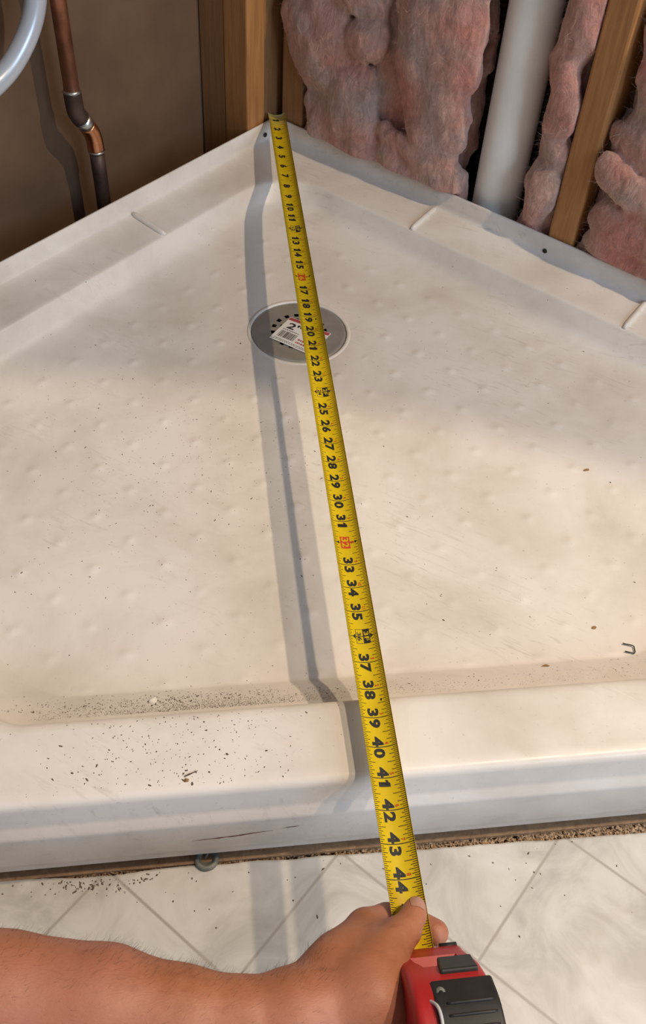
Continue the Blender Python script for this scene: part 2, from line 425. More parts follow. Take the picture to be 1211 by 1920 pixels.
# strainer plate with square holes in two rings: grid mesh with holes left out
V, F = [], []; nr, na = 44, 144
for i in range(nr + 1):
    r = 2.31 * i / nr; z = .05 - .03 * (r / 2.2) ** 2 * 0 - .05 * max(0, (r - 2.2) / .11)
    for k in range(na): a = 2 * math.pi * k / na; V.append((DR[0] + r * math.cos(a), DR[1] + r * math.sin(a), z))
def is_hole(r, a):
    for rc, cnt, hw in ((.55, 6, .085), (.93, 12, .085), (1.27, 16, .085)):
        if abs(r - rc) < .09:
            st = 2 * math.pi / cnt; d = (a + st / 2) % st - st / 2
            if abs(d) * rc < hw: return True
    return False
holes = []
for i in range(nr):
    for k in range(na):
        q = (i * na + k, i * na + (k + 1) % na, (i + 1) * na + (k + 1) % na, (i + 1) * na + k)
        if not is_hole(2.31 * (i + .5) / nr, 2 * math.pi * (k + .5) / na): F.append(q)
mesh('strainer_plate', V, F, M_STEEL, dr, True)
lathe('sump', [(2.3, -.1), (1.6, -1.0), (1.0, -1.2), (.02, -1.2)], DR, M_BLACK, dr)
# sticker lying on the plate
sl, stp, sb = Vector((-1.65, -16.81, 0)), Vector((-.65, -15.14, 0)), Vector((-.40, -17.77, 0))
ux = (sb - sl).normalized(); uy = Vector((-ux.y, ux.x, 0)); SW, SH = 2.35, 1.95
def stk(u, v, h=0): 
    q = sl + ux * u + uy * v
    return Vector((q.x, q.y, .085 + h + .05 * math.sin(u * 1.6 + .3) ** 2 * (v / SH * .5 + .4)))
nu, nv = 16, 12
V = [stk(SW * i / nu, SH * j / nv) for j in range(nv + 1) for i in range(nu + 1)]
F = [(j * (nu + 1) + i, j * (nu + 1) + i + 1, (j + 1) * (nu + 1) + i + 1, (j + 1) * (nu + 1) + i) for j in range(nv) for i in range(nu)]
sticker = mesh('price_sticker', V, F, M_PAPER)
sticker['label'] = 'white barcode sticker reading 2 inches, stuck on the drain'; sticker['category'] = 'sticker'
dgraph = bpy.context.evaluated_depsgraph_get
_txt = {}
def text_mesh(s, bold=.0):
    """flat text as (verts, faces), 1 unit high, centred"""
    if (s, bold) in _txt: return _txt[(s, bold)]
    if s == '1':      # printed figure one with a flag, as on the blade
        P_ = [(-.10, -.35), (.12, -.35), (.12, .35), (-.06, .35), (-.06, .30), (-.20, .20), (-.20, .07), (-.10, .11)]
        return np.array(P_), [(0, 1, 2, 7), (2, 3, 4, 7), (4, 5, 6, 7)]
    cu = bpy.data.curves.new('t', 'FONT'); cu.body = s; cu.size = 1; cu.resolution_u = 3; cu.offset = bold
    o = bpy.data.objects.new('t', cu); C.objects.link(o); bpy.context.view_layer.update()
    me = bpy.data.meshes.new_from_object(o.evaluated_get(dgraph()))
    V = np.array([v.co[:2] for v in me.vertices]); F = [tuple(p.vertices) for p in me.polygons]
    bpy.data.objects.remove(o); bpy.data.curves.remove(cu); bpy.data.meshes.remove(me)
    lo, hi = V.min(0), V.max(0); V = (V - (lo + hi) / 2); _txt[(s, bold)] = (V, F); return V, F
class Print:
    def __init__(s): s.V, s.F = [], []
    def add(s, V, F):
        k = len(s.V); s.V += list(V); s.F += [tuple(k + i for i in f) for f in F]
    def text(s, body, u, v, w, h, mp, bold=.0, flip=None):
        V, F = text_mesh(body, bold); e = V.max(0) - V.min(0)
        s.add([mp(u + a / e[0] * w, v + b / e[1] * h) for a, b in V], F)
    def quad(s, u0, v0, u1, v1, mp, n=1):
        k = 6 if n > 1 else 1
        P = [mp(u0 + (u1 - u0) * i / n, v0 + (v1 - v0) * j / k) for i in range(n + 1) for j in range(k + 1)]
        s.add(P, [(i * (k + 1) + j, (i + 1) * (k + 1) + j, (i + 1) * (k + 1) + j + 1, i * (k + 1) + j + 1) for i in range(n) for j in range(k)])
mp1 = lambda u, v: stk(u, v, .006); mp2 = lambda u, v: stk(u, v, .010)
pk, pr = Print(), Print()
pr.quad(.03, 1.72, 2.3, 1.92, mp1, 10)
pk.text('2"', .62, 1.34, .72, .48, mp1, .02)
def dashes(pr_, u0, u1, v, h):
    """a line of print too small to read"""
    u = u0
    while u < u1:
        l = random.uniform(.04, .13); pr_.quad(u, v - h / 2, min(u + l, u1), v + h / 2, mp1); u += l + .03
dashes(pk, .2, 1.1, .98, .045); dashes(pk, 1.25, 2.2, 1.25, .03); dashes(pk, 1.25, 1.9, 1.12, .03)
x = .2
while x < 1.12:
    wd = random.choice((.012, .022, .034)); pk.quad(x, .36, x + wd, .86, mp1); x += wd + random.choice((.014, .022, .03))
dashes(pr, 1.25, 1.9, .64, .11); dashes(pr, 1.25, 1.75, .42, .11)
for vv in (.12, .21): dashes(pk, .15, 2.2, vv, .03)
mesh('black_print', pk.V, pk.F, M_INK, sticker); mesh('red_print', pr.V, pr.F, M_STKRED, sticker)

# ------------------------------------------------------------------ tape measure
tm = empty('tape_measure', (0, -47.5, 2.8)); tag(tm, 'yellow tape measure with red and black case stretched from the corner', 'tape measure')
TA = Vector((0, -.28, 3.23)); TD = Vector((-.0023, -1, -.003)).normalized()
RB, TH = .76, .685
def blade(mk, v, lift=.0):
    """mk inches along, v across -.5..+.5 (positive = right), lift above the printed face"""
    th = v * 2 * TH; r = RB - lift
    c = TA + TD * mk
    return Vector((c.x + r * math.sin(th), c.y, c.z + .03 + RB * math.cos(TH) * 0 + (RB - r * math.cos(th)) - .10))
nm, nv = 180, 20
V, F = [], []
M0, M1 = .32, 46.6
for side in (0, -.012):
    for i in range(nm + 1):
        mk = M0 + (M1 - M0) * i / nm
        for j in range(nv + 1): V.append(blade(mk, -.5 + j / nv, side))
row = nv + 1; half = (nm + 1) * row
for i in range(nm):
    for j in range(nv):
        a = i * row + j; F.append((a, a + 1, a + row + 1, a + row)); F.append((half + a, half + a + row, half + a + row + 1, half + a + 1))
    for j in (0, nv): a = i * row + j; F.append((a, a + row, half + a + row, half + a))
for i in (0, nm):
    for j in range(nv): a = i * row + j; F.append((a, a + 1, half + a + 1, half + a))
bl = mesh('blade', V, F, M_BLADE, tm, True); bl['label'] = 'curved yellow steel blade with inch numbers'
LIFT = .004
ticks = Print()
def mpt(lift): return lambda u, v: blade(u, v, lift)
mt = mpt(LIFT)
for k in range(int(1.0 * 16), int(46.4 * 16)):
    mk = k / 16; q = k % 16
    fade = 1
    L = .085 if q % 2 else (.125 if q % 4 else (.165 if q % 8 else .215))
    hw = .0095 if q else .013
    if q == 0:
        ticks.add([mt(mk + s_ * hw, -.5 + jj / 16) for jj in range(17) for s_ in (-1, 1)], [(2 * jj, 2 * jj + 1, 2 * jj + 3, 2 * jj + 2) for jj in range(16)])
    else:
        for sgn, mul in ((-1, 1.15), (1, 1.75)):
            a, b_ = sgn * .495, sgn * (.495 - L * mul)
            ticks.add([mt(mk + s_ * hw, a + (b_ - a) * jj / 3) for jj in range(4) for s_ in (-1, 1)], [(2 * jj, 2 * jj + 1, 2 * jj + 3, 2 * jj + 2) for jj in range(3)])
VC = -.075
mn = mpt(LIFT * 2)
def glyph(pr_, ch, u, v, h, fn, bold=.035, stretch=1.0):
    V_, F_ = text_mesh(ch, bold); e_ = V_.max(0) - V_.min(0); pr_.text(ch, u, v, h * e_[0] / e_[1] * stretch, h, fn, bold)
for n_ in range(1, 46):
    s_ = str(n_); nums, red, ylw = Print(), Print(), Print()
    if n_ % 12 == 0:
        ft = str(n_ // 12) + 'F'
        nums.quad(n_ - .27, .015, n_ + .27, .225, mn, 4)
        ylw.text(ft, n_, .12, .36, .15, mpt(LIFT * 4), .02)
        for a, b_, c_, d_ in ((-.28, -.225, .28, -.213), (-.28, .215, .28, .225), (-.28, -.225, -.268, .22), (.268, -.225, .28, .22)): nums.quad(n_ + a, b_, n_ + c_, d_, mn, 2)
        nums.text(s_, n_, -.11, .34, .14, mn, .012)
        for sg in (-1, 1):
            nums.add([mn(n_ - .10, sg * .24), mn(n_ - .008, sg * .33), mn(n_ - .02, sg * .24)], [(0, 1, 2)])
            nums.add([mn(n_ + .10, sg * .24), mn(n_ + .008, sg * .33), mn(n_ + .02, sg * .24)], [(0, 1, 2)])
    elif n_ % 16 == 0:
        red.quad(n_ - .27, VC - .165, n_ + .27, VC + .165, mn, 4)
        ylw.text(s_, n_, VC, .44, .25, mpt(LIFT * 4), .02)
        for sg, v0 in ((-1, -.30), (1, .26)):
            nums.add([mn(n_ - .07, v0), mn(n_, v0 + sg * .10), mn(n_ + .07, v0)], [(0, 1, 2)])
        red.text(str(n_ % 12), n_ - .0, .165, .10, .12, mn, .01)
    elif n_ < 10:
        glyph(nums, s_, n_, VC, .34, mn, .043, 1.45)
    else:
        for ch, dx in ((s_[0], -.185), (s_[1], .2)): glyph(nums, ch, n_ + dx, VC, .34, mn, .043, 1.4)
        if n_ > 12: glyph(red, str(n_ % 12), n_ - .12, .185, .12, mn, .02)
    if nums.V: mesh('inch_numeral', nums.V, nums.F, M_INK, bl)
    if red.V: mesh('red_numeral', red.V, red.F, M_REDINK, bl)
    if ylw.V: mesh('reversed_numeral', ylw.V, ylw.F, M_BLADE, bl)
for mk in (19.2, 38.4):
    mesh('black_diamond', [mn(mk - .055, .24), mn(mk, .275), mn(mk + .055, .24), mn(mk, .205)], [(0, 1, 2, 3)], M_INK, bl)
tk = mesh('tick_marks', ticks.V, ticks.F, M_INK, bl); tk['kind'] = 'stuff'
# hook at the end of the blade
V = []
for th_ in (0, 1):
    for (mk, dz) in ((.9, -.03), (.30, -.03), (.27, -.06), (.27, -.42)):
        for v in (-.22, -.11, 0, .11, .22):
            q = blade(mk, v, 0); V.append((q.x, q.y + th_ * .04 * (1 if dz < -.05 else 0), q.z + dz - th_ * .035))
F = []
for t_ in (0, 20):
    for i in range(3):
        for j in range(4): a = t_ + i * 5 + j; F.append((a, a + 1, a + 6, a + 5))
for i in range(3):
    for j in (0, 4): a = i * 5 + j; F.append((a, a + 5, a + 25, a + 20))
hk = mesh('end_hook', V, F, M_STEEL, tm); hk['label'] = 'small steel end hook'

# case: side profile (y, z) extruded across x, bevelled
def prof_solid(name, prof, x0, x1, bev, mat, parent, seg=4, flare=None):
    bm = bmesh.new()
    a = [bm.verts.new((x0, y, z)) for y, z in prof]; b_ = [bm.verts.new((x1, y, z)) for y, z in prof]
    fa = bm.faces.new(a); fb = bm.faces.new(b_[::-1]); n = len(prof)
    for i in range(n): bm.faces.new((a[i], b_[i], b_[(i + 1) % n], a[(i + 1) % n]))
    bmesh.ops.recalc_face_normals(bm, faces=bm.faces)
    rim = [e for e in bm.edges if all(abs(v.co.x - x0) < 1e-6 for v in e.verts) or all(abs(v.co.x - x1) < 1e-6 for v in e.verts)]
    bmesh.ops.bevel(bm, geom=rim, offset=bev, segments=seg, affect='EDGES', profile=.55, clamp_overlap=True)
    o = bm_obj(name, bm, mat, parent)
    return o
def smooth_by_angle(o, deg=40):
    me = o.data; bm = bmesh.new(); bm.from_mesh(me)
    for f in bm.faces: f.smooth = True
    for e in bm.edges:
        if len(e.link_faces) == 2 and e.calc_face_angle(0) > math.radians(deg): e.smooth = False
    bm.to_mesh(me); bm.free()
CP = [(-46.22, 3.42)] + [tuple(q) for q in catmull([(-46.36, 3.62), (-46.78, 4.45), (-47.12, 5.08), (-47.62, 5.62), (-48.3, 5.95), (-49.1, 5.9), (-49.75, 5.4), (-50.0, 4.5), (-49.9, 3.4), (-49.5, 2.85)], 5)] + [(-49.2, 2.72), (-46.5, 2.72), (-46.25, 2.8)]
case = prof_solid('case', CP, -.85, 1.08, .22, M_RED, tm); case['label'] = 'red plastic case'
# recess in the front slope ahead of the lock
cut = bmesh.new()
cv = [cut.verts.new(v) for v in ((-.50, -46.30, 4.22), (.78, -46.30, 4.22), (.78, -46.72, 5.35), (-.50, -46.72, 5.35), (-.42, -47.02, 4.12), (.6, -47.02, 4.12), (.6, -47.50, 4.85), (-.16, -47.50, 4.85))]
for f_ in ((0, 1, 2, 3), (4, 5, 6, 7), (0, 1, 5, 4), (1, 2, 6, 5), (2, 3, 7, 6), (3, 0, 4, 7)): cut.faces.new([cv[i] for i in f_])
bmesh.ops.recalc_face_normals(cut, faces=cut.faces)
co_ = bm_obj('cutter', cut)
md = case.modifiers.new('cut', 'BOOLEAN'); md.object = co_; md.operation = 'DIFFERENCE'; md.solver = 'EXACT'
bpy.context.view_layer.update()
me2 = bpy.data.meshes.new_from_object(case.evaluated_get(dgraph())); case.modifiers.clear(); case.data = me2
bpy.data.objects.remove(co_); smooth_by_angle(case)
# lock slider
def slab(name, P, thick, mat, parent, bev=.05):
    bm = bmesh.new(); P = [Vector(p) for p in P]; n = (P[1] - P[0]).cross(P[3] - P[0]).normalized()
    lo = [bm.verts.new(p - n * .12) for p in P]; hi = [bm.verts.new(p + n * thick) for p in P]
    bm.faces.new(lo); bm.faces.new(hi[::-1])
    for i in range(4): bm.faces.new((lo[i], lo[(i + 1) % 4], hi[(i + 1) % 4], hi[i]))
    bmesh.ops.recalc_face_normals(bm, faces=bm.faces)
    bmesh.ops.bevel(bm, geom=bm.edges[:], offset=bev, segments=2, affect='EDGES', profile=.5)
    return bm_obj(name, bm, mat, parent)
slab('lock_slider', [(-.02, -47.46, 5.42), (.90, -47.46, 5.42), (.90, -47.0, 4.84), (.06, -47.0, 4.84)], .16, M_LOCK, tm)
# rubber overmould on top and back
RP = [tuple(q) for q in catmull([(-47.60, 5.66), (-48.3, 6.02), (-49.15, 5.97), (-49.84, 5.44), (-50.1, 4.5), (-50.0, 3.4), (-49.6, 2.9)], 6)] + [(-49.2, 3.3), (-49.3, 4.5), (-48.9, 5.2), (-48.2, 5.4), (-47.7, 5.3)]
rub = prof_solid('rubber_grip', RP, -.36, 1.14, .14, M_RUB, tm); smooth_by_angle(rub); rub['label'] = 'black rubber grip'
for yy, zz in ((-48.18, 6.0), (-48.45, 6.05), (-48.72, 6.06), (-49.0, 6.03), (-49.25, 5.96)):
    tube('grip_rib', [(-.1, yy, zz - .03), (0, yy, zz + .0), (.9, yy, zz + .0), (1.0, yy, zz - .03)], .035, M_RUB, rub, 8)
tube('screw_boss', [(-.16, -47.86, 5.72), (-.16, -47.90, 5.84)], [.12, .105], M_GREY, rub, 16)
tube('screw_hole', [(-.16, -47.90, 5.835), (-.16, -47.902, 5.845)], [.05, .05], M_BLACK, rub, 12)
tube('mouth_bumper', [(.5, -46.2, 3.32), (.95, -46.2, 3.32)], .09, M_RUB, tm, 10)
tube('wrist_cord', catmull([(-.80, -47.80, 5.2), (-.66, -47.92, 5.62), (-.45, -48.05, 5.82), (-.33, -48.25, 6.06), (-.3, -48.6, 6.1), (-.35, -49.1, 6.02), (-.4, -49.6, 5.7)], 6), .04, M_CORD, tm, 10)

# ------------------------------------------------------------------ implicit surfaces (surface nets)
def surface_net(fn, lo, hi, h):
    lo = np.array(lo, float); n = np.ceil((np.array(hi) - lo) / h).astype(int) + 1
    ax = [lo[i] + h * np.arange(n[i]) for i in range(3)]
    X, Y, Z = np.meshgrid(*ax, indexing='ij'); D = fn(X, Y, Z)
    ins = D < 0; c = [n[0] - 1, n[1] - 1, n[2] - 1]
    acc = np.zeros((*c, 3)); cnt = np.zeros(c)
    sl = lambda i, j, k: (slice(i, i + c[0]), slice(j, j + c[1]), slice(k, k + c[2]))
    cor = [(i, j, k) for i in (0, 1) for j in (0, 1) for k in (0, 1)]
    for a in cor:
        for ax_ in range(3):
            if a[ax_]: continue
            b = list(a); b[ax_] = 1; b = tuple(b)
            da, db = D[sl(*a)], D[sl(*b)]; cr = ins[sl(*a)] != ins[sl(*b)]
            t = np.where(cr, da / np.where(cr, da - db, 1), 0)
            for q in range(3):
                base = a[q] + (t if q == ax_ else 0)
                acc[..., q] += np.where(cr, base, 0)
            cnt += cr
    act = cnt > 0; idx = -np.ones(c, int); idx[act] = np.arange(act.sum())
    ii = np.argwhere(act); V = lo + h * (ii + acc[act] / cnt[act][:, None])
    F = []
    for ax_ in range(3):
        o1, o2 = [(1, 2), (2, 0), (0, 1)][ax_]
        a = [slice(1, -1)] * 3; a[ax_] = slice(0, -1); b = [slice(1, -1)] * 3; b[ax_] = slice(1, None)
        cr = ins[tuple(a)] != ins[tuple(b)]; q = np.argwhere(cr)
        off = np.ones(3, int); off[ax_] = 0; q = q + off
        up_ = ins[tuple(q.T)]
        def cell(d1, d2):
            r = q.copy(); r[:, o1] -= d1; r[:, o2] -= d2; return idx[tuple(r.T)]
        quad = np.column_stack([cell(1, 1), cell(0, 1), cell(0, 0), cell(1, 0)])
        quad[~up_] = quad[~up_][:, ::-1]; F.append(quad)
    return V, np.concatenate(F)
def vnoise(X, Y, Z, f, seed=0):
    """smooth value noise, vectorised"""
    r = np.random.default_rng(seed).random((32, 32, 32))
    x, y, z = X * f + 100, Y * f + 100, Z * f + 100
    xi, yi, zi = np.floor(x).astype(int), np.floor(y).astype(int), np.floor(z).astype(int)
    u, v, w_ = x - xi, y - yi, z - zi
    u, v, w_ = (q * q * (3 - 2 * q) for q in (u, v, w_))
    g = lambda a, b, c: r[(xi + a) % 32, (yi + b) % 32, (zi + c) % 32]
    l = lambda a, b, t: a + (b - a) * t
    return l(l(l(g(0, 0, 0), g(1, 0, 0), u), l(g(0, 1, 0), g(1, 1, 0), u), v), l(l(g(0, 0, 1), g(1, 0, 1), u), l(g(0, 1, 1), g(1, 1, 1), u), v), w_) - .5

# ------------------------------------------------------------------ hand and forearm
def cone(X, Y, Z, a, b, ra, rb):
    a, b = np.array(a), np.array(b); d = b - a; L = d @ d
    t = np.clip(((X - a[0]) * d[0] + (Y - a[1]) * d[1] + (Z - a[2]) * d[2]) / L, 0, 1)
    return np.sqrt((X - a[0] - t * d[0]) ** 2 + (Y - a[1] - t * d[1]) ** 2 + (Z - a[2] - t * d[2]) ** 2) - (ra + (rb - ra) * t)
def smin(a, b, k):
    h = np.clip(.5 + .5 * (b - a) / k, 0, 1); return b + (a - b) * h - k * h * (1 - h)
ARM = [((-18, -45.6, 4.7), 1.8), ((-13.5, -46.25, 4.4), 1.72), ((-10.4, -46.72, 4.2), 1.62), ((-8, -47.05, 4.1), 1.45), ((-6.2, -47.45, 4.0), 1.22), ((-4.6, -47.72, 3.95), 1.08), ((-3.5, -47.75, 3.9), 1.05)]
def hand_sdf(X, Y, Z):
    D = None
    for (a, ra), (b, rb) in zip(ARM[:-1], ARM[1:]):
        d = cone(X, Y, Z, a, b, ra, rb); D = d if D is None else smin(D, d, .25)
    wr_ = (-3.5, -47.7, 3.9)
    pal = [(wr_, (-2.15, -46.35, 3.35), 1.0, .66), (wr_, (-2.35, -46.7, 2.75), .95, .62), (wr_, (-2.3, -47.1, 2.25), .9, .58), (wr_, (-2.2, -47.55, 1.85), .85, .52),
           (wr_, (-1.55, -47.4, 4.1), .95, .93), ((-1.6, -47.6, 4.05), (-1.22, -46.75, 4.0), .9, .70), ((-2.2, -46.55, 3.75), (-.85, -45.95, 3.55), .68, .42), ((-2.3, -46.6, 3.6), (-1.15, -45.75, 3.15), .66, .50)]
    for a, b, ra, rb in pal: D = smin(D, cone(X, Y, Z, a, b, ra, rb), .45)
    # index: knuckle, under the blade, tip showing on the right
    idxf = [((-2.1, -46.2, 3.3), .62), ((-1.3, -45.45, 2.9), .54), ((-.62, -45.12, 2.4), .46), ((.15, -45.2, 2.2), .40), ((.66, -45.55, 2.38), .36)]
    thumb = [((-1.65, -47.0, 4.15), .68), ((-1.0, -46.42, 4.05), .52), ((-.38, -45.85, 3.80), .41), ((-.08, -45.42, 3.60), .34), ((.02, -45.22, 3.50), .29)]
    mid = [((-2.3, -46.7, 2.75), .52), ((-1.3, -46.1, 1.95), .44), ((-.1, -46.2, 1.85), .38), ((.75, -46.6, 2.1), .32)]
    ring = [((-2.25, -47.1, 2.25), .48), ((-1.3, -46.95, 1.75), .42), ((-.1, -47.05, 1.9), .37), ((.8, -47.3, 2.2), .32)]
    lit = [((-2.2, -47.55, 1.9), .42), ((-1.3, -47.75, 1.7), .36), ((-.2, -47.85, 2.0), .32), ((.55, -48.0, 2.3), .28)]
    for fi, ch in enumerate((idxf, thumb, mid, ring, lit)):
        d = None
        for (a, ra), (b, rb) in zip(ch[:-1], ch[1:]):
            q = cone(X, Y, Z, a, b, ra, rb); d = q if d is None else smin(d, q, .10)
        D = smin(D, d, .30 if fi < 2 else .22)
    # knuckle of the thumb, tendon hollow, wrist bone
    D = smin(D, np.sqrt((X + .62) ** 2 + (Y + 46.02) ** 2 + (Z - 4.02) ** 2) - .36, .2)
    D = smin(D, np.sqrt((X + 1.95) ** 2 + (Y + 46.2) ** 2 + (Z - 3.55) ** 2) - .45, .3)
    D += .03 * vnoise(X, Y, Z, 1.3, 3) + .012 * vnoise(X, Y, Z, 3.2, 4)
    return D
V, F = surface_net(hand_sdf, (-18.5, -50.2, 1.0), (1.6, -43.2, 6.8), .075)
person = np_mesh('person', V, F, M_SKIN)
for _ in range(2):
    pass
tag(person, 'bare left forearm and hand pinching the tape blade with the thumb', 'person')
bmp = bmesh.new(); bmp.from_mesh(person.data); bmesh.ops.smooth_vert(bmp, verts=bmp.verts, factor=.5, use_axis_x=True, use_axis_y=True, use_axis_z=True)
bmesh.ops.recalc_face_normals(bmp, faces=bmp.faces); bmp.to_mesh(person.data); HB = BVHTree.FromBMesh(bmp); bmp.free()
person.data.polygons.foreach_set('use_smooth', [True] * len(person.data.polygons))
# thumbnail
V, F = [], []; nu, nv = 10, 8
c0 = Vector((0.04, -45.30, 3.5)); dirn = Vector((.16, .9, -.45)).normalized(); rgt = Vector((.95, -.2, .05)); rgt = (rgt - dirn * rgt.dot(dirn)).normalized(); nup = rgt.cross(dirn).normalized()
if nup.z < 0: nup = -nup
for j in range(nv + 1):
    for i in range(nu + 1):
        u = -1 + 2 * i / nu; v = -1 + 2 * j / nv
        uu = u * math.sqrt(max(0, 1 - .35 * v * v * (1 if v > 0 else .8)))
        q = c0 + rgt * (uu * .205) + dirn * (v * .24)
        hit = HB.ray_cast((q + nup * 2) * I, -nup)
        base = hit[0] / I if hit[0] else q
        V.append(base + nup * (.014 + .006 * (1 - u * u)))
for j in range(nv):
    for i in range(nu): a = j * (nu + 1) + i; F.append((a, a + 1, a + nu + 2, a + nu + 1))
mesh('thumbnail', V, F, M_NAIL, person, True)
# arm hair
hv, hf = [], []
def strand(base, d, L, wdt, sag, P_v, P_f, seg=5, curl=.3, bend=None):
    d = Vector(d).normalized(); side = d.cross(Vector((random.uniform(-1, 1), random.uniform(-1, 1), random.uniform(-1, 1)))).normalized()
    bend = bend or side.cross(d); k0 = len(P_v); p_ = Vector(base)
    for s_ in range(seg + 1):
        t = s_ / seg; wd = wdt * (1 - .7 * t)
        P_v.append(p_ + side * wd); P_v.append(p_ - side * wd)
        p_ = p_ + d * (L / seg); d = (d + bend * (curl / seg)).normalized()
    for s_ in range(seg): a = k0 + 2 * s_; P_f.append((a, a + 1, a + 3, a + 2))
pv = person.data.vertices
cand = [v for v in pv if -14 < v.co.x / I < -2.2 and v.normal.z > -.15]
for _ in range(5200):
    v = random.choice(cand); x_ = v.co.x / I; n_ = v.normal
    edge = n_.y > .35
    if random.random() > ((.9 if -8 < x_ < -2.6 else .35) if edge else .16): continue
    d = n_ * (.5 if edge else .3) + Vector((.7 + random.uniform(-.4, .4), .3 + random.uniform(-.5, .5), random.uniform(-.2, .2)))
    strand(v.co / I - n_ * .02, d, random.uniform(.10, .30), .0022, 0, hv, hf, 4, random.uniform(-1.2, 1.2))
hair = mesh('arm_hair', hv, hf, M_HAIR, person); hair['kind'] = 'stuff'

# ------------------------------------------------------------------ pipes
U_ = [LW(12.95, -1.75, 40), LW(12.93, -1.75, 14), LW(12.88, -1.75, 7.9)]
cp = empty('copper_pipe', LW(12, -1.75, -1.4)); tag(cp, 'copper water pipe with soldered offset elbows against the brown board', 'pipe')
tube('upper_pipe', U_, .37, M_COPPER, cp, 24)
tube('upper_elbow', catmull([LW(12.88, -1.75, 7.95), LW(12.86, -1.75, 7.35), LW(12.78, -1.75, 6.85), LW(12.52, -1.75, 6.42)], 5), .43, M_COPPER_D, cp, 24)
tube('solder_ring', [LW(12.88, -1.75, 8.05), LW(12.88, -1.75, 7.93)], [.39, .445], M_SOLDER, cp, 24)
tube('joint_sleeve', [LW(12.56, -1.75, 6.5), LW(12.22, -1.75, 5.98)], [.44, .40], M_SOLDER, cp, 24)
tube('lower_elbow', catmull([LW(12.28, -1.75, 6.06), LW(12.06, -1.75, 5.65), LW(11.94, -1.75, 5.2), LW(11.9, -1.75, 4.62)], 5), .42, M_COPPER_B, cp, 24)
tube('solder_ring', [LW(11.9, -1.75, 4.66), LW(11.9, -1.75, 4.5)], [.435, .39], M_SOLDER, cp, 24)
tube('lower_pipe', [LW(11.9, -1.75, 4.7), LW(11.88, -1.75, 3.6), LW(11.86, -1.75, 2), LW(11.86, -1.75, -1.38)], .37, M_COPPER_D, cp, 24)
hose = tube('flexible_tube', catmull([LW(24, -1.0, 11.5), LW(21.5, -.95, 10.3), LW(19.2, -.9, 9.75), LW(17.1, -.9, 10.25), LW(15.6, -.9, 11.35), LW(14.75, -.9, 12.7), LW(14.5, -.9, 14.5), LW(14.9, -.9, 17), LW(16, -.95, 20), LW(18, -1, 26)], 10), .46, M_PEX, None, 24)
tag(hose, 'looped silver-grey flexible tube beside the copper pipe', 'tube')
pvc = tube('drain_pipe', [RW(14.02, -1.75, z) for z in (-1.38, 2, 6, 10, 14, 20, 40)], 1.27, M_PVC, None, 48)
tag(pvc, 'thick white plastic pipe standing between pink insulation', 'pipe')

# ------------------------------------------------------------------ insulation batts
def batt(name, ells, lo, hi, label, seed, h=.085, fibres=2800, clip=None):
    def fn(T, Nn, Z):
        w1 = .5 * vnoise(T, Nn, Z, .9, seed); w2 = .5 * vnoise(T, Nn, Z, .9, seed + 1)
        T2, Z2 = T + w1, Z + w2
        D = None
        for (t, n, z, rt, rn, rz, rot) in ells:
            c, s = math.cos(rot), math.sin(rot)
            a = (T2 - t) * c + (Z2 - z) * s; b = -(T2 - t) * s + (Z2 - z) * c
            q = np.sqrt((a / rt) ** 2 + ((Nn - n) / rn) ** 2 + (b / rz) ** 2); d = (q - 1) * min(rt, rn, rz)
            D = d if D is None else smin(D, d, .14)
        D = D + .22 * vnoise(T, Nn, Z * .6, 1.3, seed + 2) + .07 * vnoise(T, Nn, Z * .6, 3.6, seed + 3) + .035 * vnoise(T, Nn, Z * .7, 8, seed + 4)
        D = np.maximum(D, Z - hi[2] + .25); D = np.maximum(D, lo[2] + .2 - Z); D = np.maximum(D, T - hi[0] + .2)
        if clip is not None: D = np.maximum(D, clip(T, Nn, Z))
        return D
    V, F = surface_net(fn, lo, hi, h)
    W = np.column_stack([S * V[:, 0] - S * V[:, 1], -S * V[:, 0] - S * V[:, 1], V[:, 2]])
    o = np_mesh(name, W, F, M_WOOL); tag(o, label, 'insulation', 'pink insulation batts')
    bm = bmesh.new(); bm.from_mesh(o.data); bmesh.ops.smooth_vert(bm, verts=bm.verts, factor=.5, use_axis_x=True, use_axis_y=True, use_axis_z=True)
    bmesh.ops.recalc_face_normals(bm, faces=bm.faces)
    bm.to_mesh(o.data); bm.free(); o.data.polygons.foreach_set('use_smooth', [True] * len(o.data.polygons))
    fv, ff = [], []; vs = o.data.vertices; out = Vector((-S, -S, 0))
    vis = [v.index for v in vs if v.normal.dot(out) > -.25 and v.co.z / I < 15 and v.co.z / I > 2.3]
    for _ in range(fibres):
        v = vs[random.choice(vis)]; nn = v.normal
        tang = nn.cross(Vector((random.uniform(-1, 1), random.uniform(-1, 1), random.uniform(-1, 1)))).normalized()
        strand(v.co / I - nn * .02, tang + nn * random.uniform(.1, .7), random.uniform(.15, .75), .003, 0, fv, ff, 6, random.choice((-1, 1)) * random.uniform(2.0, 5.0))
    f_ = mesh('loose_fibre', fv, ff, M_FIB, o); f_['kind'] = 'stuff'
    return o
cl1 = lambda T, Nn, Z: np.maximum(-3.5 - Nn, np.maximum(T - 12.72, np.where(Nn < .12, 1.95 - T, -9)))
cl1b = lambda T, Nn, Z: np.maximum(cl1(T, Nn, Z), np.where((Nn > -.06) & (Z < 2.95), .1, -9))
